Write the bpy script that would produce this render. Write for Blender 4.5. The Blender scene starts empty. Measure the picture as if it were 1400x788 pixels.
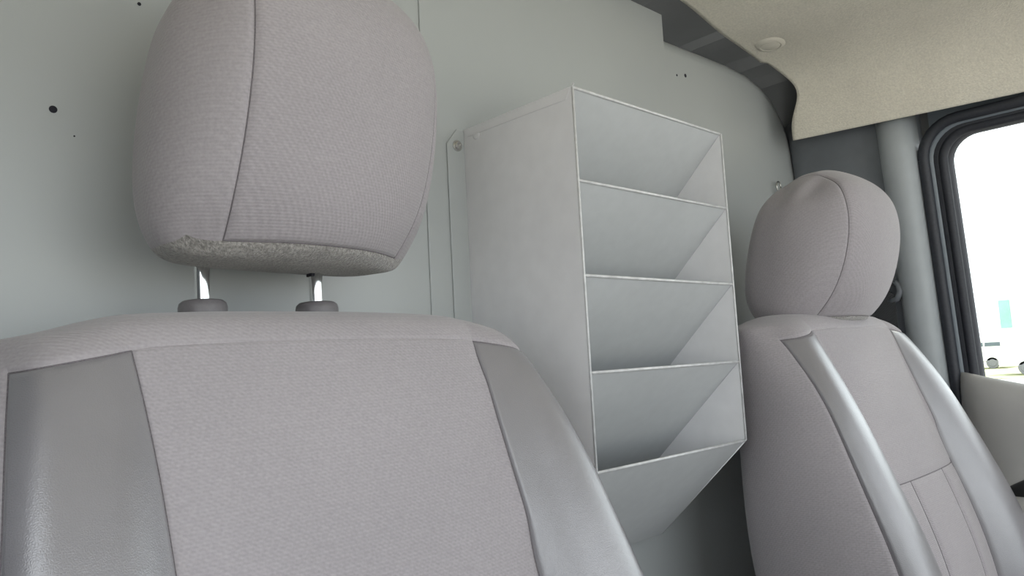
import bpy, bmesh, math, random
from mathutils import Vector, Matrix
random.seed(7)
H = 1.0                      # camera height above the cab floor; all z below are measured from the lens
scene = bpy.context.scene
col = scene.collection

# ------------------------------------------------------------------ camera
eX = Vector((1076, 42, 1011)).normalized()
eY = Vector((-956, 150, 1011)); eY = (eY - eX * eY.dot(eX)).normalized()
eZ = eX.cross(eY)
right = Vector((eX[0], eY[0], eZ[0])); down = Vector((eX[1], eY[1], eZ[1])); fwd = Vector((eX[2], eY[2], eZ[2]))
cd = bpy.data.cameras.new('camera'); cam = bpy.data.objects.new('camera', cd); col.objects.link(cam)
M = Matrix.Identity(4)
for r in range(3):
    M[r][0] = right[r]; M[r][1] = -down[r]; M[r][2] = -fwd[r]
M[2][3] = H
cam.matrix_world = M
cd.sensor_fit = 'HORIZONTAL'; cd.sensor_width = 36.0; cd.lens = 26.0
cd.clip_start = 0.01; cd.clip_end = 500
scene.camera = cam

# ------------------------------------------------------------------ world, sun, exposure
w = bpy.data.worlds.new('overcast'); scene.world = w; w.use_nodes = True
nt = w.node_tree; nt.nodes.clear()
wo = nt.nodes.new('ShaderNodeOutputWorld'); bg = nt.nodes.new('ShaderNodeBackground')
bg.inputs['Color'].default_value = (0.90, 0.96, 1.0, 1); bg.inputs['Strength'].default_value = 2.0
nt.links.new(bg.outputs[0], wo.inputs[0])
sd = bpy.data.lights.new('sun', 'SUN'); sd.energy = 6.0; sd.angle = math.radians(25); sd.color = (1.0, 0.95, 0.84)
sun = bpy.data.objects.new('sun', sd); col.objects.link(sun)
sun.rotation_euler = Vector((-0.54, 0.40, -0.74)).to_track_quat('-Z', 'Y').to_euler()
sun.location = (3, -1, 9)
scene.view_settings.view_transform = 'Standard'
scene.view_settings.look = 'None'
scene.view_settings.gamma = 1.0
scene.view_settings.use_curve_mapping = False
scene.view_settings.exposure = 0.55

# ------------------------------------------------------------------ materials
def mat(name, base, rough=0.6, metal=0.0, spec=0.5, noise=None, bump=None, sheen=0.0, weave=None, coat=0.0, mottling=None):
    m = bpy.data.materials.new(name); m.use_nodes = True
    t = m.node_tree; b = t.nodes['Principled BSDF']
    b.inputs['Base Color'].default_value = (*base, 1); b.inputs['Roughness'].default_value = rough
    b.inputs['Metallic'].default_value = metal; b.inputs['Specular IOR Level'].default_value = spec
    b.inputs['Sheen Weight'].default_value = sheen; b.inputs['Coat Weight'].default_value = coat; b.inputs['Coat Roughness'].default_value = 0.24; b.inputs['Coat IOR'].default_value = 1.7
    tc = t.nodes.new('ShaderNodeTexCoord')
    colsock = None
    def nz(scale, detail=3.0):
        n = t.nodes.new('ShaderNodeTexNoise'); n.inputs['Scale'].default_value = scale; n.inputs['Detail'].default_value = detail
        t.links.new(tc.outputs['Object'], n.inputs['Vector']); return n
    def ramp(sock, lo, hi, a=0.3, bb=0.7):
        r = t.nodes.new('ShaderNodeMapRange'); r.inputs['From Min'].default_value = a; r.inputs['From Max'].default_value = bb
        r.inputs['To Min'].default_value = lo; r.inputs['To Max'].default_value = hi
        t.links.new(sock, r.inputs['Value']); return r.outputs[0]
    def mul(c, f):
        x = t.nodes.new('ShaderNodeMix'); x.data_type = 'RGBA'; x.blend_type = 'MULTIPLY'; x.inputs['Factor'].default_value = 1
        if c is None: x.inputs[6].default_value = (*base, 1)
        else: t.links.new(c, x.inputs[6])
        cc = t.nodes.new('ShaderNodeCombineColor')
        for q in range(3): t.links.new(f, cc.inputs[q])
        t.links.new(cc.outputs[0], x.inputs[7]); return x.outputs[2]
    heights = []
    if noise:
        for (sc, lo, hi) in noise: colsock = mul(colsock, ramp(nz(sc).outputs[0], lo, hi))
    if weave:
        per, amt, cv = weave
        s = None
        for d in ('X', 'Z'):
            wv = t.nodes.new('ShaderNodeTexWave'); wv.wave_type = 'BANDS'; wv.bands_direction = 'DIAGONAL' if d == 'X' else 'Z'
            wv.inputs['Scale'].default_value = 1.0 / per / 20 * 6.2832
            wv.inputs['Distortion'].default_value = 0.0
            t.links.new(tc.outputs['Object'], wv.inputs['Vector'])
            if s is None: s = wv.outputs['Fac']
            else:
                a = t.nodes.new('ShaderNodeMath'); a.operation = 'ADD'
                t.links.new(s, a.inputs[0]); t.links.new(wv.outputs['Fac'], a.inputs[1]); s = a.outputs[0]
        heights.append((s, amt)); colsock = mul(colsock, ramp(s, 1 - cv, 1 + cv * 0.5, 0.3, 1.7))
    if bump:
        for (kind, sc, amt) in bump:
            if kind == 'noise': heights.append((nz(sc, 4).outputs[0], amt))
            else:
                v = t.nodes.new('ShaderNodeTexVoronoi'); v.feature = 'DISTANCE_TO_EDGE'; v.inputs['Scale'].default_value = sc
                t.links.new(tc.outputs['Object'], v.inputs['Vector'])
                heights.append((ramp(v.outputs['Distance'], 0, 1, 0, 0.25), amt))
    prev = None
    for (s, amt) in heights:
        bp = t.nodes.new('ShaderNodeBump'); bp.inputs['Strength'].default_value = 1.0; bp.inputs['Distance'].default_value = amt
        t.links.new(s, bp.inputs['Height'])
        if prev: t.links.new(prev, bp.inputs['Normal'])
        prev = bp.outputs[0]
    if prev:
        t.links.new(prev, b.inputs['Normal'])
        if coat: t.links.new(prev, b.inputs['Coat Normal'])
    if colsock: t.links.new(colsock, b.inputs['Base Color'])
    return m

FAB = mat('seat_fabric', (0.335, 0.310, 0.324), 0.85, spec=0.25, sheen=0.25, noise=[(420, 0.9, 1.06), (6, 0.95, 1.04)], weave=(0.0024, 0.00012, 0.06))
FAB2 = mat('seat_fabric_ribbed', (0.335, 0.310, 0.324), 0.72, spec=0.35, sheen=0.2, noise=[(420, 0.9, 1.06), (8, 0.95, 1.04)], weave=(0.0028, 0.00010, 0.05))
VIN = mat('seat_vinyl', (0.200, 0.192, 0.204), 0.32, spec=0.7, coat=0.8, noise=[(14, 0.94, 1.05)], bump=[('voronoi', 620, 0.00006), ('noise', 9, 0.0015)])
THREAD = mat('seam_thread', (0.15, 0.135, 0.145), 0.8, noise=[(900, 0.7, 1.2)])
FUZZ = mat('felt', (0.29, 0.275, 0.258), 1.0, spec=0.1, sheen=0.4, noise=[(420, 0.6, 1.3), (120, 0.85, 1.12)], bump=[('noise', 420, 0.0022)])
CHROME = mat('chrome', (0.82, 0.83, 0.82), 0.1, 1.0)
SLEEVE = mat('sleeve_plastic', (0.17, 0.158, 0.165), 0.36, noise=[(300, 0.93, 1.05)], bump=[('noise', 900, 0.0001)])
PAINT = mat('partition_paint', (0.44, 0.462, 0.460), 0.34, spec=0.5, noise=[(3, 0.96, 1.03)], bump=[('noise', 3.2, 0.004), ('noise', 500, 0.00004)])
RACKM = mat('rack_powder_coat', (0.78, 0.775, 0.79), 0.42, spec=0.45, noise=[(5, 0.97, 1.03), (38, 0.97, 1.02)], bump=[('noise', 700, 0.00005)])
RACKP = mat('rack_coat_shaded', (0.50, 0.515, 0.52), 0.45, spec=0.45, noise=[(5, 0.96, 1.03), (60, 0.97, 1.02)], bump=[('noise', 700, 0.00005)])  # same rack paint, darkened: shade on the sloped pockets put into the colour
EDGE = mat('pale_edge', (0.62, 0.62, 0.62), 0.4, 0.0, noise=[(90, 0.85, 1.1)])  # paler than the pockets: light caught on the rack edges painted as colour
STEEL = mat('zinc_steel', (0.62, 0.62, 0.60), 0.25, 1.0, noise=[(200, 0.9, 1.05)])
HOLE = mat('drilled_hole', (0.012, 0.012, 0.02), 0.8, noise=[(50, 0.8, 1.2)])
LINER = mat('headliner_felt', (0.76, 0.72, 0.625), 0.95, spec=0.1, noise=[(260, 0.9, 1.06), (9, 0.95, 1.04)], bump=[('noise', 330, 0.0012), ('noise', 4, 0.01)])
PLUG = mat('headliner_plug', (0.69, 0.655, 0.57), 0.6, noise=[(60, 0.95, 1.04)])
ROOFM = mat('roof_primer', (0.125, 0.128, 0.13), 0.5, noise=[(12, 0.9, 1.08)])
TRIM = mat('pillar_plastic', (0.165, 0.177, 0.195), 0.36, spec=0.5, noise=[(30, 0.95, 1.05)], bump=[('noise', 800, 0.00012)])
PEDGE = mat('pillar_edge_plastic', (0.36, 0.385, 0.40), 0.4, noise=[(30, 0.96, 1.03)], bump=[('noise', 800, 0.0001)])
RUB = mat('rubber', (0.03, 0.033, 0.042), 0.55, noise=[(200, 0.85, 1.1)])
DOORM = mat('door_paint', (0.20, 0.23, 0.26), 0.35, noise=[(20, 0.96, 1.03)])
DTRIM = mat('door_trim_plastic', (0.42, 0.41, 0.395), 0.55, noise=[(12, 0.95, 1.04)], bump=[('noise', 700, 0.00015)])
BLACK = mat('black_plastic', (0.02, 0.021, 0.022), 0.4, noise=[(80, 0.85, 1.1)])
WEB = mat('belt_webbing', (0.05, 0.052, 0.055), 0.8, weave=(0.0025, 0.0003, 0.15))
FLOOR = mat('floor_mat', (0.30, 0.30, 0.305), 0.8, noise=[(120, 0.8, 1.15)], bump=[('noise', 150, 0.001)])
DASH = mat('dash_plastic', (0.22, 0.22, 0.225), 0.6, noise=[(50, 0.9, 1.06)], bump=[('noise', 500, 0.0002)])
CONC = mat('yard_concrete', (0.50, 0.49, 0.46), 0.9, noise=[(0.6, 0.85, 1.08), (8, 0.92, 1.05)])
GRASS = mat('grass', (0.46, 0.47, 0.28), 0.95, noise=[(3, 0.7, 1.25)])
WHITE = mat('white_paint', (0.80, 0.81, 0.80), 0.3, noise=[(3, 0.96, 1.02)])
WALLW = mat('white_cladding', (0.74, 0.78, 0.76), 0.6, noise=[(1, 0.94, 1.03)])
TEAL = mat('teal_cladding', (0.27, 0.48, 0.42), 0.5, noise=[(2, 0.9, 1.05)])
TYRE = mat('tyre_rubber', (0.20, 0.20, 0.21), 0.8, noise=[(60, 0.8, 1.2)])
DGLASS = mat('tinted_glass', (0.10, 0.13, 0.15), 0.1, noise=[(2, 0.9, 1.05)])
def glass_mat():
    m = bpy.data.materials.new('window_glass'); m.use_nodes = True; t = m.node_tree; t.nodes.clear()
    o = t.nodes.new('ShaderNodeOutputMaterial'); mx = t.nodes.new('ShaderNodeMixShader')
    tr = t.nodes.new('ShaderNodeBsdfTransparent'); tr.inputs[0].default_value = (0.94, 0.97, 0.955, 1)
    g = t.nodes.new('ShaderNodeBsdfGlossy'); g.inputs['Roughness'].default_value = 0.02
    fr = t.nodes.new('ShaderNodeFresnel'); fr.inputs[0].default_value = 1.45
    ns = t.nodes.new('ShaderNodeTexNoise'); ns.inputs['Scale'].default_value = 4
    md = t.nodes.new('ShaderNodeMath'); md.operation = 'MULTIPLY_ADD'; md.inputs[1].default_value = 0.02
    t.links.new(ns.outputs[0], md.inputs[0]); t.links.new(fr.outputs[0], md.inputs[2])
    t.links.new(md.outputs[0], mx.inputs[0]); t.links.new(tr.outputs[0], mx.inputs[1]); t.links.new(g.outputs[0], mx.inputs[2])
    t.links.new(mx.outputs[0], o.inputs[0]); return m
GLASS = glass_mat()

# ------------------------------------------------------------------ helpers
class MB:
    """collects shapes; build() links them as ONE mesh object. Coordinates: x right along the partition, y rearward, z from the lens."""
    def __init__(s): s.v = []; s.f = []
    def add(s, vs, fs):
        o = len(s.v); s.v += [tuple(p) for p in vs]; s.f += [tuple(i + o for i in q) for q in fs]; return s
    def box(s, x0, x1, y0, y1, z0, z1):
        vs = [(x, y, z) for x in (x0, x1) for y in (y0, y1) for z in (z0, z1)]
        return s.add(vs, [(0,1,3,2),(4,6,7,5),(0,4,5,1),(2,3,7,6),(0,2,6,4),(1,5,7,3)])
    def slab(s, poly, off):
        """a flat polygon given thickness along the vector off"""
        n = len(poly); off = Vector(off)
        vs = [Vector(p) for p in poly] + [Vector(p) + off for p in poly]
        return s.add(vs, [tuple(range(n))[::-1], tuple(range(n, 2*n))] + [(i, (i+1) % n, n+(i+1) % n, n+i) for i in range(n)])
    def tube(s, pts, r, seg=16, caps=True):
        pts = [Vector(p) for p in pts]; rs = r if isinstance(r, (list, tuple)) else [r]*len(pts)
        rings = []; up = None
        for i, p in enumerate(pts):
            d = (pts[min(i+1, len(pts)-1)] - pts[max(i-1, 0)]).normalized()
            if up is None: up = d.orthogonal().normalized()
            up = (up - d * up.dot(d)).normalized(); sd_ = d.cross(up)
            rings.append([p + (up*math.cos(a) + sd_*math.sin(a))*rs[i] for a in [2*math.pi*k/seg for k in range(seg)]])
        vs = [q for ring in rings for q in ring]; fs = []
        for i in range(len(pts)-1):
            for k in range(seg):
                fs.append((i*seg+k, i*seg+(k+1) % seg, (i+1)*seg+(k+1) % seg, (i+1)*seg+k))
        if caps: fs += [tuple(range(seg))[::-1], tuple(range((len(pts)-1)*seg, len(pts)*seg))]
        return s.add(vs, fs)
    def lathe(s, c, axis, prof, seg=32):
        """prof: (radius, height) pairs turned round axis through c"""
        axis = Vector(axis).normalized(); u = axis.orthogonal().normalized(); v = axis.cross(u); c = Vector(c)
        vs = []; fs = []
        for (r, h) in prof:
            vs += [c + axis*h + (u*math.cos(2*math.pi*k/seg) + v*math.sin(2*math.pi*k/seg))*max(r, 1e-5) for k in range(seg)]
        for i in range(len(prof)-1):
            for k in range(seg): fs.append((i*seg+k, i*seg+(k+1) % seg, (i+1)*seg+(k+1) % seg, (i+1)*seg+k))
        fs += [tuple(range(seg))[::-1], tuple(range((len(prof)-1)*seg, len(prof)*seg))]
        return s.add(vs, fs)
    def grid(s, rows, closed=False):
        n = len(rows[0]); vs = [p for r in rows for p in r]; fs = []
        for i in range(len(rows)-1):
            for k in range(n - (0 if closed else 1)):
                fs.append((i*n+k, i*n+(k+1) % n, (i+1)*n+(k+1) % n, (i+1)*n+k))
        return s.add(vs, fs)
    def build(s, name, m, parent=None, smooth=False, bevel=0, segs=2, solid=0, auto=None, recalc=True):
        me = bpy.data.meshes.new(name); L = world_loc(parent) if parent else Vector((0, 0, 0))
        me.from_pydata([(p[0]-L[0], p[1]-L[1], p[2]+H-L[2]) for p in s.v], [], s.f)
        if recalc:
            bm = bmesh.new(); bm.from_mesh(me); bmesh.ops.recalc_face_normals(bm, faces=bm.faces); bm.to_mesh(me); bm.free()
        me.materials.append(m); me.validate()
        o = bpy.data.objects.new(name, me); col.objects.link(o)
        if parent: o.parent = parent
        if smooth:
            for p in me.polygons: p.use_smooth = True
        if solid:
            md = o.modifiers.new('solid', 'SOLIDIFY'); md.thickness = solid; md.offset = 0
        if bevel:
            md = o.modifiers.new('bevel', 'BEVEL'); md.width = bevel; md.segments = segs; md.limit_method = 'ANGLE'; md.angle_limit = math.radians(35)
            md.harden_normals = False
            for p in me.polygons: p.use_smooth = True
            wn = o.modifiers.new('wn', 'WEIGHTED_NORMAL'); wn.keep_sharp = True
        if auto is not None:
            me.set_sharp_from_angle(angle=math.radians(auto))
        return o
def world_loc(o):
    L = Vector((0, 0, 0))
    while o: L = L + Vector(o.location); o = o.parent
    return L
def tag(o, label=None, cat=None, group=None, kind=None):
    if label: o['label'] = label
    if cat: o['category'] = cat
    if group: o['group'] = group
    if kind: o['kind'] = kind
    return o
def empty(name, loc):
    o = bpy.data.objects.new(name, None); o.empty_display_size = 0.05; col.objects.link(o)
    o.location = (loc[0], loc[1], loc[2] + H); return o
def struct(o): o['kind'] = 'structure'; return o
def lerp(a, b, t): return a + (b - a) * t
def interp(tab, x):
    if x <= tab[0][0]: return tab[0][1]
    for (a, va), (b, vb) in zip(tab, tab[1:]):
        if x <= b: return lerp(va, vb, (x - a) / (b - a))
    return tab[-1][1]

# ------------------------------------------------------------------ the cab shell
YP = 0.75                                   # plane of the partition
wall = struct(empty('wall_back', (0.85, YP, -1.0)))
def panel_slab(name, poly, y0, thick, bev=0.004):
    m = MB(); m.slab([(x, y0, z) for x, z in poly], (0, thick, 0)); return m.build(name, PAINT, wall, bevel=bev)
# two side panels behind, the taller middle panel laid over their edges
panel_slab('panel', [(-0.16, -1.0), (0.60, -1.0), (0.60, 0.590), (0.02, 0.590), (-0.06, 0.56), (-0.13, 0.46), (-0.16, 0.3)], YP, 0.012)
panel_slab('panel', [(0.567, -0.998), (1.128, -0.998), (1.128, 0.624), (0.567, 0.624)], YP - 0.0022, 0.003, 0.0012)
# right panel with a flange that rolls away round its outer edge
edge = [(1.10, -1.0), (1.10, 0.588), (1.24, 0.592), (1.36, 0.595), (1.44, 0.592), (1.50, 0.580), (1.545, 0.560), (1.582, 0.530), (1.612, 0.488), (1.632, 0.43), (1.642, 0.36), (1.648, 0.2), (1.65, 0.0), (1.65, -1.0)]
def inset(poly, d):
    out = []
    for i, p in enumerate(poly):
        a = Vector(poly[max(i-1, 0)]); b = Vector(poly[min(i+1, len(poly)-1)]); t = (b - a).normalized(); n = Vector((t[1], -t[0]))
        out.append((p[0] + n[0]*d, p[1] + n[1]*d))
    return out
rim = edge[1:]
rows = []
for ang in [0, 15, 30, 45, 60, 75, 90]:
    a = math.radians(ang); rr = 0.030
    rows.append([(x, YP + rr*(1 - math.cos(a)), z) for x, z in inset(rim, rr*(1 - math.sin(a)))])
flat = MB(); flat.grid(rows)
first = rows[0]
flat.add([(1.10, YP, -1.0)] + first, [tuple(range(len(first)+1))])
pn = flat.build('panel', PAINT, wall, smooth=True, recalc=True)
for p in pn.data.polygons:
    if len(p.vertices) > 4: p.use_smooth = False
def dot(x, z, r, name='drill_hole', y=YP):
    m = MB(); m.lathe((x, y - 0.0004, z), (0, 1, 0), [(r, 0), (r, 0.004), (r*0.5, 0.004)], 16); return m.build(name, HOLE, wall)
dot(0.151, 0.248, 0.0034); dot(0.224, 0.370, 0.0018); dot(1.166, 0.517, 0.0022); dot(1.195, 0.523, 0.0036)
dot(0.168, 0.226, 0.0008)
# wire hook eye on the partition beside the far headrest
hk = tag(empty('wall_hook', (1.508, YP, 0.330)), 'small wire eye hook on the partition beside the far headrest', 'hook')
m = MB(); m.tube([(1.508 + 0.009*math.cos(a), YP - 0.012, 0.343 + 0.011*math.sin(a)) for a in [2*math.pi*k/20 for k in range(21)]], 0.002, 8); m.build('eye', STEEL, hk, smooth=True)
m = MB(); m.tube([(1.508, YP - 0.012, 0.332), (1.508, YP - 0.011, 0.322), (1.508, YP - 0.0, 0.318)], 0.002, 8); m.build('shank', STEEL, hk, smooth=True)

m = MB(); m.box(-0.2, 1.75, -0.95, YP + 0.1, -1.05, -1.0); struct(m.build('floor', FLOOR))

# roof skin with fore-aft pressings, seen through the gap behind the headliner
prof = [(-0.16, 0.60), (0.0, 0.70), (0.3, 0.72), (0.8, 0.725), (1.17, 0.720), (1.19, 0.695), (1.40, 0.685), (1.415, 0.672), (1.455, 0.668), (1.47, 0.690), (1.56, 0.675), (1.575, 0.650), (1.62, 0.642), (1.635, 0.60), (1.66, 0.55), (1.665, 0.48)]
m = MB(); m.grid([[(x, y, z) for x, z in prof] for y in (-0.95, 1.1)])
struct(m.build('roof_skin', ROOFM, solid=0.004))
o = MB().box(-0.2, 1.8, 1.1, 1.11, 0.2, 0.75).build('wall_cargo', ROOFM); struct(o)

# headliner: moulded shell from the rear edge forward, rolling down into the side
liner_prof = [(-0.12, 0.30), (-0.10, 0.42), (-0.05, 0.52), (0.06, 0.590), (0.25, 0.630), (0.6, 0.645), (0.95, 0.643), (1.12, 0.632), (1.25, 0.606), (1.36, 0.592), (1.43, 0.576), (1.475, 0.550), (1.497, 0.515), (1.508, 0.475), (1.516, 0.437)]
def smooth_prof(pr, n=6):
    out = []
    for i in range(len(pr)-1):
        p0, p1, p2, p3 = [Vector(pr[max(0, min(len(pr)-1, k))]) for k in (i-1, i, i+1, i+2)]
        for s in range(n):
            t = s/n
            out.append(0.5*((2*p1) + (p2-p0)*t + (2*p0-5*p1+4*p2-p3)*t*t + (3*p1-p0-3*p2+p3)*t**3))
    out.append(Vector(pr[-1])); return [(p[0], p[1]) for p in out]
lp = smooth_prof(liner_prof)
rows = []
for y in [0.700, 0.692, 0.66, 0.62, 0.55, 0.45, 0.35, 0.25, 0.1, -0.1, -0.28, -0.38]:
    row = []
    for x, z in lp:
        yy = y; dx = 0.0; dz = 0.0
        k = max(0.0, min(1.0, (x - 1.30)/0.2))               # the side swings outward towards the window
        dx = 0.30 * k * (0.70 - y) * (0.62 if y > 0.2 else 1) if y > 0.2 else 0.30*k*0.5*0.62
        dx = min(dx, 0.085)
        if x > 1.40:
            notch = math.exp(-((z - 0.535)/0.045)**2); yy = y - 0.03*notch*max(0, (y - 0.55)/0.15)
        if y < 0.4 and x > 1.2: dz = 0.0
        row.append((x + dx, yy, z + dz))
    rows.append(row)
m = MB(); m.grid(rows); cl = struct(m.build('ceiling', LINER, smooth=True, solid=0.006))
pg = MB(); pg.lathe((1.352, 0.652, 0.5945), (-0.09, 0, -1), [(0.0, 0), (0.030, 0.0), (0.030, 0.002), (0.026, 0.006), (0.020, 0.0075), (0.019, 0.006), (0.018, 0.0075), (0.010, 0.009), (0.0, 0.0095)], 36)
pgo = pg.build('trim_plug', PLUG, cl, smooth=True, auto=40)

# ---- right side of the cab: pillar, door, window
def side_x(z): return interp([(-1.0, 1.70), (-0.1, 1.665), (0.45, 1.60)], z)   # side glass leans in towards the roof
wr = struct(empty('wall_right', (1.7, 0.2, -1.0)))
# B pillar trim: extruded section (x offset from side_x, y), front edge rounded
sec = [(0.03, 0.80), (0.012, 0.757), (-0.010, 0.735), (-0.018, 0.70), (-0.020, 0.62), (-0.016, 0.58), (-0.020, 0.555), (-0.030, 0.535), (-0.032, 0.52), (-0.024, 0.502), (-0.008, 0.492), (0.02, 0.487), (0.06, 0.485)]
sp = smooth_prof(sec, 4)
zs = [-1.0, -0.6, -0.3, -0.1, 0.0, 0.1, 0.2, 0.3, 0.38, 0.45, 0.50]
m = MB(); m.grid([[(side_x(z) + dx, y, z) for dx, y in sp] for z in zs])
m.build('pillar_trim', TRIM, wr, smooth=True, solid=0.003)
esec = smooth_prof([(-0.024, 0.552), (-0.034, 0.546), (-0.041, 0.534), (-0.041, 0.518), (-0.033, 0.502), (-0.016, 0.492), (0.01, 0.487)], 5)
m = MB(); m.grid([[(side_x(z) + dx, y, z) for dx, y in esec] for z in zs[:-1]]); m.build('pillar_edge_trim', PEDGE, wr, smooth=True, solid=0.002)
m = MB(); m.lathe((side_x(0.36) - 0.0185, 0.640, 0.415), (-1, 0, 0.1), [(0.0, 0), (0.019, 0), (0.019, 0.0012), (0.0175, 0.002), (0.0, 0.002)], 32); m.build('anchor_cover', TRIM, wr, smooth=True, auto=40)
# door frame and rubber run round the window: loops in (y, z), window reaches forward out of frame
def rloop(y0, y1, z0, z1, r, n=8, slope=0.0):
    pts = []
    for (cy, cz, a0) in ((y1-r, z1-r, 0), (y0+r, z1-r, 90), (y0+r, z0+r, 180), (y1-r, z0+r, 270)):
        for k in range(n+1):
            a = math.radians(a0 + 90*k/n); pts.append((cy + r*math.cos(a), cz + r*math.sin(a)))
    return pts
def band(name, la, lb, oa, ob, mtl, parent, thick=0.004, smooth=True):
    """ring between two loops, each with its own inward offset in x"""
    rows = [[(side_x(z) + oa, y, z) for y, z in la], [(side_x(z) + ob, y, z) for y, z in lb]]
    m = MB(); m.grid(rows, closed=True); return m.build(name, mtl, parent, smooth=smooth, solid=thick)
def run(name, loop, off, r, mtl, parent):
    pts = [(side_x(z) + off, y, z) for y, z in loop]; pts.append(pts[0])
    m = MB(); m.tube(pts, r, 10, caps=False); return m.build(name, mtl, parent, smooth=True)
win = struct(empty('window_1', (1.66, 0.0, -0.1)))
L0 = rloop(-0.42, 0.492, -0.250, 0.432, 0.075); L1 = rloop(-0.41, 0.480, -0.245, 0.424, 0.070)
L2 = rloop(-0.40, 0.464, -0.235, 0.411, 0.062); L3 = rloop(-0.39, 0.450, -0.220, 0.402, 0.056); L4 = rloop(-0.385, 0.436, -0.210, 0.393, 0.05)
run('weatherstrip', L1, -0.004, 0.0105, RUB, win)
band('door_frame', L1, L2, 0.006, 0.004, DOORM, win, 0.004)
run('glass_run', L3, 0.012, 0.009, RUB, win)
band('frame_reveal', L2, L4, 0.003, 0.028, RUB, win, 0.004)
m = MB(); m.add([(side_x(z) + 0.024, y, z) for y, z in L4], [tuple(range(len(L4)))]); m.build('pane', GLASS, win)
# outer side sheet around the opening
def side_sheet(name, y0, y1, z0, z1, mtl, off=0.03):
    n = 8; m = MB()
    m.grid([[(side_x(lerp(z0, z1, k/n)) + off, y, lerp(z0, z1, k/n)) for k in range(n+1)] for y in (y0, y1)])
    return m.build(name, mtl, wr, solid=0.004)
side_sheet('side_sheet', 0.47, 1.12, -1.0, 0.62, ROOFM); side_sheet('side_sheet', -0.95, -0.40, -1.0, -0.13, DOORM)
side_sheet('side_sheet', -0.40, 0.47, 0.405, 0.62, DOORM); side_sheet('side_sheet', -0.40, 0.47, -1.0, -0.23, DOORM)
# door trim card with a rounded sill, armrest recess and pull handle
door = struct(empty('door_1', (1.62, 0.0, -1.0)))
dsec = [(0.030, -0.108), (0.012, -0.088), (-0.010, -0.080), (-0.032, -0.084), (-0.048, -0.100), (-0.055, -0.130), (-0.056, -0.20), (-0.058, -0.262), (-0.075, -0.285), (-0.108, -0.300), (-0.118, -0.320), (-0.112, -0.36), (-0.085, -0.42), (-0.075, -0.6), (-0.07, -0.95)]
ds = smooth_prof(dsec, 4)
rows = []
for y in [0.472, 0.468, 0.455, 0.43, 0.38, 0.3, 0.15, 0.0, -0.2, -0.4]:
    e = max(0.0, (y - 0.43)/0.042); rows.append([(side_x(z) + dx*(1 - 0.55*e*e) + 0.012*e*e, y, z - min(0.43 - y, 0.3)*0.24 if z > -0.29 else z) for dx, z in ds])
m = MB(); m.grid(rows); m.build('door_card', DTRIM, door, smooth=True, solid=0.003)
m = MB(); m.tube([(side_x(-0.28) - 0.060, y, z) for y, z in ((0.405, -0.315), (0.395, -0.295), (0.37, -0.283), (0.33, -0.279), (0.27, -0.279))], [0.010, 0.016, 0.018, 0.018, 0.016], 14)
m.build('pull_handle', BLACK, door, smooth=True)
# front and left of the cab (behind the lens): dash, windscreen header, left door with its window opening
m = MB(); m.box(-0.2, 1.75, -0.95, -0.50, -1.0, -0.38); struct(m.build('trim_1', DASH, bevel=0.06, segs=4))
m = MB(); m.box(-0.2, 1.75, -0.46, -0.36, 0.54, 0.68); struct(m.build('trim_2', LINER, bevel=0.04, segs=4))
m = MB(); m.box(-0.20, -0.12, 0.36, 0.86, -1.0, 0.62); wl = struct(m.build('wall_left', TRIM, bevel=0.02, segs=4))
m = MB(); m.box(-0.19, -0.13, -0.42, 0.37, 0.42, 0.62); m.build('header', TRIM, wl, bevel=0.02, segs=3)
m = MB(); m.box(-0.19, -0.13, -0.90, 0.37, -1.0, -0.13); m.build('door_card', DTRIM, wl, bevel=0.02, segs=3)
m = MB(); m.slab([(-0.19, -0.46, -0.22), (-0.19, -0.90, -0.22), (-0.19, -0.62, 0.50), (-0.19, -0.52, 0.50)], (0.06, 0, 0)); struct(m.build('trim_3', TRIM))

# ------------------------------------------------------------------ document rack
XL, XR, YF = 0.632, 0.956, 0.548
rack = tag(empty('document_rack', (0.794, YP, -0.30)), 'grey sheet metal file rack with five sloped pockets on the partition between the seats', 'rack')
ZT, ZB, ZK = 0.313, -0.128, -0.276
T = 0.0018
for x, off in ((XL, T), (XR, -T)):
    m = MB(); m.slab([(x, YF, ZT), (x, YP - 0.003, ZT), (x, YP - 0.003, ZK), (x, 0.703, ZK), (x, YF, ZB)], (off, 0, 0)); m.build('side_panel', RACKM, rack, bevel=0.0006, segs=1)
# mounting flanges on the partition, top corner clipped
fl = MB(); fl.slab([(XL - 0.030, YP - 0.0045, ZK), (XL, YP - 0.0045, ZK), (XL, YP - 0.0045, ZT), (XL - 0.012, YP - 0.0045, ZT), (XL - 0.030, YP - 0.0045, ZT - 0.022)], (0, 0.0021, 0)); fo = fl.build('mounting_flange', PAINT, rack, bevel=0.0006, segs=1)
fl = MB(); fl.slab([(XR + 0.030, YP - 0.0045, ZK), (XR, YP - 0.0045, ZK), (XR, YP - 0.0045, ZT), (XR + 0.012, YP - 0.0045, ZT), (XR + 0.030, YP - 0.0045, ZT - 0.022)], (0, 0.0021, 0)); fo2 = fl.build('mounting_flange', PAINT, rack, bevel=0.0006, segs=1)
for f_, x, zz in ((fo, XL - 0.013, 0.290), (fo, XL - 0.013, -0.2), (fo2, XR + 0.015, 0.290), (fo2, XR + 0.015, -0.2)):
    m = MB(); m.lathe((x, YP - 0.0045, zz), (0, -1, 0), [(0.0078, 0), (0.0078, 0.0012), (0.0055, 0.0014), (0.0055, 0.004), (0.0045, 0.005), (0.002, 0.0052), (0.002, 0.0035), (0, 0.0035)], 24); m.build('screw', STEEL, f_, smooth=True, auto=35)
m = MB(); m.lathe((XL, YP - 0.030, 0.300), (-1, 0, 0), [(0.006, 0), (0.006, 0.0006), (0.004, 0.0010), (0, 0.0011)], 20); m.build('weld_spot', RACKM, rack, smooth=True)
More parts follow.
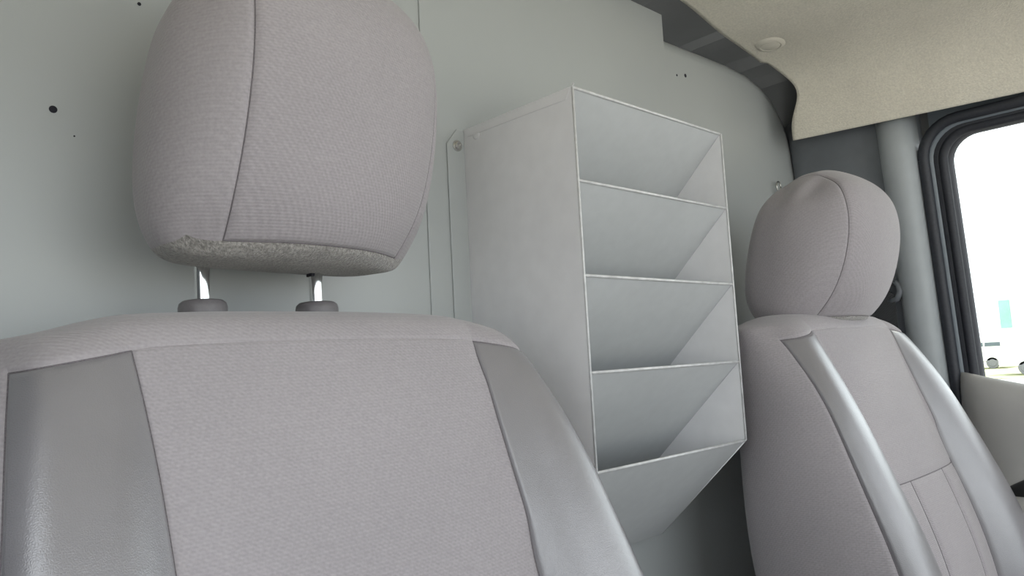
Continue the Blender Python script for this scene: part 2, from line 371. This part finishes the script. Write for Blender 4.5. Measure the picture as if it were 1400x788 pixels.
# folded hem along the top of the left side panel
m = MB(); m.slab([(XL - 0.0012, YF + 0.001, ZT + 0.0005), (XL - 0.0012, YP - 0.003, ZT + 0.0005), (XL - 0.0012, YP - 0.012, ZT - 0.011), (XL - 0.0012, YF + 0.010, ZT - 0.013)], (0.0012, 0, 0)); m.build('hem', RACKM, rack, bevel=0.0005, segs=1)
# five sloped pocket fronts
for k, z0 in enumerate((0.313, 0.2025, 0.092, -0.0185, -0.129)):
    a = Vector((0, 0.155, -0.148)); nrm = Vector((0, -a[2], a[1])).normalized()*T
    x0, x1 = XL + T, XR - T
    p = [(x0, YF + 0.002, z0 - 0.001), (x1, YF + 0.002, z0 - 0.001), (x1, YF + 0.155, z0 - 0.148), (x0, YF + 0.155, z0 - 0.148)]
    m = MB(); m.slab(p, nrm)
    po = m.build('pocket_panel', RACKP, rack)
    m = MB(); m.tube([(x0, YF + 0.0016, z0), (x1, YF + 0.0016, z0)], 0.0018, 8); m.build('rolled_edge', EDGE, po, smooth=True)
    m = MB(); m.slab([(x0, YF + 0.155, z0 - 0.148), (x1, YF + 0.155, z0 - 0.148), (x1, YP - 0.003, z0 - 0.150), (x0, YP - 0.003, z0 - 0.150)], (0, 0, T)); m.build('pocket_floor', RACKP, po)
for x in (XL + T*0.5, XR - T*0.5):
    m = MB(); m.tube([(x, YF, ZB), (x, YF, ZT)], 0.0015, 8); m.build('front_edge', EDGE, rack, smooth=True)
    m = MB(); m.tube([(x, YF, ZB), (x, 0.703, ZK)], 0.0011, 8); m.build('lower_edge', EDGE, rack, smooth=True)
m = MB(); m.tube([(XL, YF, ZT), (XL, YF - 0.003, ZT + 0.003)], 0.001, 6); m.build('edge_tip', EDGE, rack)

# ------------------------------------------------------------------ upholstery: subdivided cages cut into panels along their seams
def cage(nx, ny, nz, pos, tagf):
    """surface of a box grid; pos(i,j,k) -> point, tagf(face, a, b) -> panel index"""
    idx = {}; vs = []; fs = []; tg = []
    def V(i, j, k):
        if (i, j, k) not in idx: idx[(i, j, k)] = len(vs); vs.append(pos(i, j, k))
        return idx[(i, j, k)]
    for i in range(nx):
        for k in range(nz):
            fs.append((V(i,0,k), V(i+1,0,k), V(i+1,0,k+1), V(i,0,k+1))); tg.append(tagf('front', i, k))
            fs.append((V(i,ny,k), V(i,ny,k+1), V(i+1,ny,k+1), V(i+1,ny,k))); tg.append(tagf('back', i, k))
    for j in range(ny):
        for k in range(nz):
            fs.append((V(0,j,k), V(0,j,k+1), V(0,j+1,k+1), V(0,j+1,k))); tg.append(tagf('left', j, k))
            fs.append((V(nx,j,k), V(nx,j+1,k), V(nx,j+1,k+1), V(nx,j,k+1))); tg.append(tagf('right', j, k))
    for i in range(nx):
        for j in range(ny):
            fs.append((V(i,j,0), V(i,j+1,0), V(i+1,j+1,0), V(i+1,j,0))); tg.append(tagf('bottom', i, j))
            fs.append((V(i,j,nz), V(i+1,j,nz), V(i+1,j+1,nz), V(i,j+1,nz))); tg.append(tagf('top', i, j))
    return vs, fs, tg
def upholster(vs, fs, tg, panels, parent, levels=4, groove=0.0022, seam_pairs=None, seam_r=0.0008, creases=None, mod=None, soft_pairs=()):
    """panels: {index: (name, material)}. Subdivide, press the seams in, split into one mesh per panel plus seam threads."""
    me = bpy.data.meshes.new('tmp'); me.from_pydata([tuple(v) for v in vs], [], fs)
    for _ in range(max(tg) + 1): me.materials.append(None)
    for p, t in zip(me.polygons, tg): p.material_index = t
    if creases:
        at = me.attributes.new('crease_edge', 'FLOAT', 'EDGE')
        for e in me.edges:
            c = creases(Vector(vs[e.vertices[0]]), Vector(vs[e.vertices[1]]), e.vertices[0], e.vertices[1])
            if c: at.data[e.index].value = c
    o = bpy.data.objects.new('tmp', me); col.objects.link(o)
    md = o.modifiers.new('s', 'SUBSURF'); md.levels = levels; md.render_levels = levels; md.boundary_smooth = 'ALL'
    dg = bpy.context.evaluated_depsgraph_get(); ev = o.evaluated_get(dg); m2 = bpy.data.meshes.new_from_object(ev)
    bpy.data.objects.remove(o)
    co = [v.co.copy() for v in m2.vertices]; nn = [v.normal.copy() for v in m2.vertices]
    if mod: co = [mod(c, n) for c, n in zip(co, nn)]
    vt = [set() for _ in co]; et = {}
    for p in m2.polygons:
        for v in p.vertices: vt[v].add(p.material_index)
        for ek in p.edge_keys: et.setdefault(ek, []).append(p.material_index)
    sewn = (lambda q: True) if seam_pairs is None else (lambda q: any(x in q and y in q for x, y in seam_pairs))
    seam = [len(q) > 1 and sewn(q) for q in vt]
    d = [groove if s else 0.0 for s in seam]
    nb = [[] for _ in co]
    for e in m2.edges:
        a, b = e.vertices; nb[a].append(b); nb[b].append(a)
    for it in range(1):
        d2 = d[:]
        for i in range(len(co)):
            if not seam[i]:
                mx = max(d[q] for q in nb[i])
                if mx > 0: d2[i] = max(d2[i], mx*0.38)
        d = d2
    for i, q in enumerate(vt):
        if not seam[i] and any(x in q and y in q for x, y in soft_pairs): d[i] = max(d[i], groove*0.5)
    co = [c - n*x for c, n, x in zip(co, nn, d)]
    L = world_loc(parent); out = {}
    def components(items, keys):
        par = {}
        def find(x):
            while par[x] != x: par[x] = par[par[x]]; x = par[x]
            return x
        for it in items:
            ks = keys(it)
            for q in ks: par.setdefault(q, q)
            for q in ks[1:]: par[find(q)] = find(ks[0])
        g = {}
        for it in items: g.setdefault(find(keys(it)[0]), []).append(it)
        return list(g.values())
    for t, (name, mt) in panels.items():
        polys = [tuple(p.vertices) for p in m2.polygons if p.material_index == t]
        for comp in components(polys, lambda p: p):
            mp = {}; pv = []; pf = []
            for p in comp:
                q = []
                for v in p:
                    if v not in mp: mp[v] = len(pv); pv.append(co[v])
                    q.append(mp[v])
                pf.append(q)
            ms = bpy.data.meshes.new(name); ms.from_pydata([(c[0]-L[0], c[1]-L[1], c[2]+H-L[2]) for c in pv], [], pf)
            for p in ms.polygons: p.use_smooth = True
            ms.materials.append(mt); ob = bpy.data.objects.new(name, ms); col.objects.link(ob); ob.parent = parent; out.setdefault(t, []).append(ob)
    # seam threads, each stitched line a mesh of its own
    groups = {}
    for (a, b), ts in et.items():
        if len(ts) == 2 and ts[0] != ts[1]:
            key = tuple(sorted(ts))
            if seam_pairs is None or key in seam_pairs: groups.setdefault(key, []).append((a, b))
    for key, es in groups.items():
        for comp in components(es, lambda e: e):
            adj = {}
            for a, b in comp: adj.setdefault(a, []).append(b); adj.setdefault(b, []).append(a)
            ends = [v for v in adj if len(adj[v]) == 1]; cur = ends[0] if ends else comp[0][0]
            chain = [cur]; seen = {cur}
            while True:
                nx = [q for q in adj[cur] if q not in seen]
                if not nx: break
                cur = nx[0]; seen.add(cur); chain.append(cur)
            if not ends: chain.append(chain[0])
            m = MB(); m.tube([co[v] + nn[v]*0.0003 for v in chain], seam_r, 6, caps=False)
            m.build('seam', THREAD, parent, smooth=True)
    bpy.data.meshes.remove(m2)
    return out

ZT0 = 0.046
def backrest(root, cx, y0, slope, dzt, y_tilt=0.0, flare=1.0):
    """y of the front face at lens height = y0, slope = lean, dzt = lift of the top edge"""
    xs = [-1, -0.86, -0.72, 0, 0, 0, 0, 0, 0.72, 0.86, 1]
    crs = set()
    NX, NY, NZ = 12, 3, 9
    off = [0.640, 0.50, 0.40, 0.318, 0.250, 0.180, 0.11, 0.055, 0.018, 0.0]   # distance below the top edge for each row, bottom row first
    def hw(z): return interp([(-0.55, 0.248), (-0.35, 0.252), (-0.2, 0.246), (-0.1, 0.238), (0.0, 0.226), (0.05, 0.216)], z)
    def pos(i, j, k):
        s = 1 if i > 6 else -1; c = abs(i - 6)          # 0 centre .. 6 outer edge
        d = off[k]; zc = ZT0 + dzt - d
        h = hw(zc) - (0.006 if s < 0 else 0.0)
        a = interp([(-0.5, 0.142), (-0.2, 0.140), (-0.06, 0.143), (0.0, 0.148), (0.04, 0.153)], zc) - (0.004 if s < 0 else 0)
        x = (0.0, 0.070, a - 0.012, a, lerp(a, h, 0.30), lerp(a, h, 0.84), h)[c]
        drop = (0.0, 0.0, 0.002, 0.004, 0.008, 0.014, 0.026 if s > 0 else 0.017)[c]
        wgt = max(0.0, 1 - d/0.20)
        z = ZT0 + dzt - d - drop*(0.25 + 0.75*wgt)
        zt = max(-0.32, min(z, 0.03))
        yc = y0 + slope*zt + (0.012 if k == NZ else 0.0)
        if z < -0.32: yc += slope*0.35*(z + 0.32)
        pr = interp([(-0.45, 0.050), (-0.30, 0.046), (-0.2, 0.040), (-0.1, 0.031), (-0.02, 0.020), (0.04, 0.006)], z)
        bulge = (0.0, 0.0, 0.0, 0.0, -0.90, -1.0, -0.38)[c]*pr
        cen = (-0.006, -0.005, 0.000, 0.004, 0, 0, 0)[c]
        yf = yc + bulge + cen + (0, 0, 0, 0, 0.005, 0.012, 0.036)[c]*max(0.0, min(1.0, 1 - d/0.10))
        yb = y0 + slope*max(-0.5, min(z, 0.03)) + interp([(-0.5, 0.26), (-0.3, 0.225), (-0.18, 0.188), (-0.1, 0.160), (0.0, 0.138), (0.06, 0.125)], z)
        yb -= (0, 0, 0, 0, 0.004, 0.014, 0.032)[c]
        if j == 0: y = yf
        elif j == NY: y = yb
        else: y = lerp(yf, yb, (0, 0.30, 0.68)[j])
        if k == NZ and j in (1, 2): z += 0.006*(1 if c < 5 else 0.3)
        if c == 6 and j in (1, 2): x += 0.018
        if k == NZ and j == NY: z -= 0.008
        if c == 3 and j == 0: crs.add((round(cx + s*x, 4), round(z, 4)))
        return (cx + s*x if c else cx, y, z)
    def tagf(face, p, k):
        if face == 'front':
            c = p - 6 if p >= 6 else 5 - p                # 0..5 outward
            if k == NZ - 1: return 3                       # fabric cap rolled over the top
            if c >= 3: return 1 if p < 6 else 2
            if k <= 3:
                return 6 if c == 0 else 5
            return 0
        if face == 'top': return 3
        if face in ('left', 'right'): return 4
        return 4
    vs, fs, tg = cage(NX, NY, NZ, pos, tagf)
    tg = tg
    inner = set()
    def creases(A, B, ia, ib):
        if (round(A[0], 4), round(A[2], 4)) in crs and (round(B[0], 4), round(B[2], 4)) in crs and abs(A[2]-B[2]) > 0.004: return 0.55
        return 0
    P = {0: ('centre_panel', FAB), 1: ('bolster', VIN), 2: ('bolster', VIN), 3: ('top_cap', FAB2), 4: ('side_and_back_cover', FAB2), 5: ('lower_panel', FAB), 6: ('lower_insert', FAB)}
    return upholster(vs, fs, tg, P, root, 4, 0.0024, {(0,1),(0,2),(1,3),(2,3),(1,4),(2,4),(0,5),(0,6),(5,6),(1,5),(2,5)}, 0.0006, creases, None, [(0, 3)])

def headrest(root, cx, zb, yb0, dsc=1.0, zsc=1.0, yaw=0.0):
    """zb underside height, yb0 y of the front lower edge"""
    NX, NY, NZ = 6, 4, 6
    zz = [0.0, 0.045, 0.105, 0.165, 0.215, 0.250, 0.272]
    yf = [-0.018, -0.046, -0.061, -0.068, -0.064, -0.050, -0.022]         # front outline against yb0
    yr = [0.098, 0.116, 0.110, 0.098, 0.084, 0.068, 0.046]               # rear outline
    wd = [0.119, 0.130, 0.131, 0.127, 0.121, 0.110, 0.090]
    def pos(i, j, k):
        s = 1 if i > 3 else -1; c = abs(i - 3)
        z = zb + zz[k]*zsc
        x = (0, 0.055, 0.104, wd[k])[c]
        if k == 6: x = (0, 0.036, 0.066, wd[k])[c]
        if k == 5: x = (0, 0.048, 0.090, wd[k])[c]
        if k == 0: x = (0, 0.050, 0.096, wd[k])[c]
        f = yf[k]; r = yr[k]
        t = (0, 0.26, 0.5, 0.76, 1)[j]
        y = lerp(f, r, t)
        if c == 3: y = lerp(f + (0.018 if k == 6 else 0.046), r - (0.012 if k == 6 else 0.020), t); x += (0 if j in (0, 4) else (0.008, 0.010, 0.004)[j-1])
        if c == 2 and j == 0: y += (0.036, 0.024, 0.014, 0.010, 0.010, 0.010, 0.010)[k]
        if c == 0 and j == 0: y -= 0.003
        if k == 6:
            z -= (0, 0.002, 0.010, 0.027)[c] + (0.005 if c == 3 and j in (0, 4) else 0)
            if j in (1, 2, 3): z += (0.010, 0.010, 0.008, 0.004)[c]
        if k == 5: z -= (0, 0, 0.004, 0.030)[c]
        if k == 4: z -= (0, 0, 0.0, 0.012)[c]
        if k == 0:
            z += (0, 0.0, 0.0, 0.005)[c]
            if j in (1, 2, 3): z -= 0.003*(1, 1, 0.8, 0.3)[c]
            if j == 0: z += 0.003
        lx, ly = (s*x if c else 0.0), y*dsc - 0.02
        ca, sa = math.cos(yaw), math.sin(yaw)
        return (cx + lx*ca - ly*sa, yb0 + 0.02 + lx*sa + ly*ca, z)
    def tagf(face, p, k):
        if face == 'bottom': return 2
        if face in ('front', 'top', 'back'):
            c = p - 3 if p >= 3 else 2 - p
            return 1 if c == 2 else 0
        return 1
    vs, fs, tg = cage(NX, NY, NZ, pos, tagf)
    P = {0: ('front_cover', FAB), 1: ('side_cover', FAB2), 2: ('underside', FUZZ)}
    return upholster(vs, fs, tg, P, root, 4, 0.0020, {(0,1),(0,2)}, 0.0006)

def cushion(root, cx, y0):
    zz = [-0.60, -0.54, -0.46, -0.42]; 
    def pos(i, j, k):
        x = (-0.26, -0.21, -0.14, 0.0, 0.14, 0.21, 0.26)[i]; y = (y0 - 0.50, y0 - 0.42, y0 - 0.15, y0 + 0.08)[j]; z = (-0.60, -0.55, -0.46, -0.43)[k]
        if k == 3 and abs(i - 3) == 2: z += 0.025
        if k == 3 and i in (0, 6): z -= 0.02
        return (cx + x, y, z)
    def tagf(face, p, k):
        if face == 'top': return 0 if p in (2, 3) else 1
        return 2
    vs, fs, tg = cage(6, 3, 3, pos, tagf)
    upholster(vs, fs, tg, {0: ('cushion_centre', FAB), 1: ('cushion_bolster', VIN), 2: ('cushion_side', FAB2)}, root, 3, 0.002, {(0,1),(1,2)})
    m = MB(); m.slab([(cx - 0.20, y0 - 0.40, -0.57), (cx + 0.20, y0 - 0.40, -0.57), (cx + 0.22, y0 - 0.36, -1.0), (cx - 0.22, y0 - 0.36, -1.0)], (0, 0.40, 0)); m.build('pedestal', DASH, root, bevel=0.015)

def posts(root, cx, y, ztop, zbot, lean, half, caps=True):
    for s in (-1, 1):
        x = cx + s*half
        yb = y
        m = MB(); m.tube([(x, yb + lean*(zz_ - zbot), zz_) for zz_ in (zbot - 0.03, zbot, (zbot+ztop)/2, ztop)], 0.0066, 24); p = m.build('headrest_post', CHROME, root, smooth=True, auto=40)
        if caps:
            d = Vector((0, lean, 1)).normalized()
            m = MB(); m.lathe((x, yb, zbot - 0.006), d, [(0.0, 0), (0.0205, 0.0), (0.0205, 0.010), (0.0195, 0.0140), (0.0172, 0.0160), (0.009, 0.017), (0.0085, 0.014), (0.0, 0.014)], 36); m.build('post_sleeve', SLEEVE, root, smooth=True, auto=45)
            if s == 1:
                m = MB(); m.box(x - 0.0072, x - 0.0035, yb + lean*(ztop-zbot) - 0.007, yb + lean*(ztop-zbot) + 0.003, zbot + 0.036, zbot + 0.039); m.build('detent_notch', HOLE, p)

GRP = 'front seats of the van'
s1 = tag(empty('van_seat', (0.303, 0.40, -1.0)), 'near grey cloth and vinyl van seat with its headrest raised on chrome posts', 'car seat', GRP)
backrest(s1, 0.303, 0.523, 0.40, 0.0)
headrest(s1, 0.3285, 0.098, 0.592, yaw=math.radians(8.5))
posts(s1, 0.302, 0.655, 0.125, 0.056, 0.05, 0.0550)
cushion(s1, 0.303, 0.40)
s2 = tag(empty('van_seat', (1.232, 0.36, -1.0)), 'far grey cloth and vinyl van seat beside the door, its headrest pushed fully down', 'car seat', GRP)
backrest(s2, 1.230, 0.486, 0.36, 0.0)
headrest(s2, 1.236, 0.033, 0.507, 1.12, 0.90)
posts(s2, 1.225, 0.575, 0.065, 0.046, 0.05, 0.0550)
cushion(s2, 1.232, 0.355)

# ------------------------------------------------------------------ seat belt on the far pillar
sb = tag(empty('seat_belt', (1.60, 0.57, -0.4)), 'dark seat belt hanging from its guide on the pillar behind the far seat', 'seat belt')
xx = side_x(0.1) - 0.03
m = MB(); m.tube([(xx, 0.573, 0.080), (xx - 0.004, 0.556, 0.084), (xx - 0.004, 0.549, 0.098), (xx - 0.002, 0.552, 0.112), (xx, 0.562, 0.120)], 0.0065, 10); m.build('belt_guide', TRIM, sb, smooth=True)
m = MB(); m.slab([(xx - 0.006, 0.585, 0.12), (xx - 0.006, 0.560, 0.09), (xx - 0.010, 0.556, -0.40), (xx - 0.010, 0.600, -0.40), (xx - 0.006, 0.602, 0.10)], (0.0014, 0, 0)); m.build('webbing', WEB, sb)
m = MB(); m.slab([(side_x(-0.08) - 0.031, 0.535, -0.092), (side_x(-0.08) - 0.026, 0.500, -0.084), (side_x(-0.08) - 0.010, 0.492, -0.083), (side_x(-0.08) - 0.010, 0.492, -0.087), (side_x(-0.08) - 0.026, 0.500, -0.089), (side_x(-0.08) - 0.031, 0.535, -0.097)], (-0.004, 0, 0)); m.build('trim_joint', EDGE, wr)

# ------------------------------------------------------------------ outside, seen through the side glass
ZG = -1.75
m = MB(); m.box(-60, 120, -70, 80, ZG - 0.2, ZG); o = m.build('ground', CONC); o['kind'] = 'structure'
def at(u, v, X):
    d = Vector((u - 700, v - 394, 1011)); r = Vector((d.dot(eX), d.dot(eY), d.dot(eZ))); return r * (X / r[0])
m = MB(); m.box(34.5, 52, -10, 30, ZG, ZG + 0.03); o = m.build('lawn', GRASS); tag(o, 'strip of pale green lawn beyond the yard outside the window', 'grass', kind='stuff')
def vehicle(name, label, cat, X, Y, L, Hh):
    r = tag(empty(name, (X, Y, ZG)), label, cat, 'vehicles parked outside')
    # long side faces the cab: body runs along y
    m = MB(); m.slab([(X, Y, ZG + 0.35), (X, Y + L, ZG + 0.35), (X, Y + L, ZG + 1.15), (X, Y + L*0.80, ZG + 1.3), (X, Y + L*0.62, ZG + Hh), (X, Y + L*0.04, ZG + Hh), (X, Y, ZG + 1.2)], (1.9, 0, 0)); m.build('body', WHITE, r, bevel=0.08, segs=3)
    for (a, b) in ((0.44, 0.60), (0.26, 0.42), (0.08, 0.24)):
        m = MB(); m.slab([(X - 0.01, Y + L*a, ZG + 1.15), (X - 0.01, Y + L*b*1.02, ZG + 1.15), (X - 0.01, Y + L*b*0.99, ZG + Hh - 0.2), (X - 0.01, Y + L*a, ZG + Hh - 0.2)], (0.02, 0, 0)); m.build('side_window', DGLASS, r)
    for yy in (0.18, 0.80):
        for xo in (0.0, 1.7):
            m = MB(); m.lathe((X + xo - 0.03, Y + L*yy, ZG + 0.30), (1, 0, 0), [(0.0, 0), (0.17, 0.0), (0.19, 0.03), (0.28, 0.03), (0.30, 0.08), (0.30, 0.2), (0, 0.2)], 24); m.build('wheel', TYRE, r, smooth=True, auto=40)
    m = MB(); m.box(X - 0.03, X + 1.93, Y - 0.1, Y + 0.02, ZG + 0.4, ZG + 0.6); m.build('bumper', DASH, r)
ZG += 0.03
vehicle('parked_van', 'white van parked on the grass outside the side window', 'van', 36.5, 4.0, 4.9, 1.85)
vehicle('parked_car', 'low white car farther off, behind the parked van outside', 'car', 44.0, 10.2, 4.3, 1.55)
ZG -= 0.03
bl = tag(empty('warehouse', (60, 10, ZG)), 'pale warehouse with a teal corner far outside the side window', 'building')
m = MB(); m.box(60, 72, -10, 14.2, ZG, ZG + 4.6); m.build('wall', WALLW, bl)
m = MB(); m.box(59.9, 60, 13.55, 14.2, ZG + 2.2, ZG + 4.1); m.build('corner_panel', TEAL, bl)
m = MB(); m.box(59.8, 72.2, -10.2, 14.4, ZG + 4.5, ZG + 4.75); m.build('roof_trim', WALLW, bl)
for k in range(4):
    m = MB(); m.box(59.93, 60, 10.4 - k*3.0, 12.0 - k*3.0, ZG + 2.2, ZG + 3.4); m.build('window', DGLASS, bl)
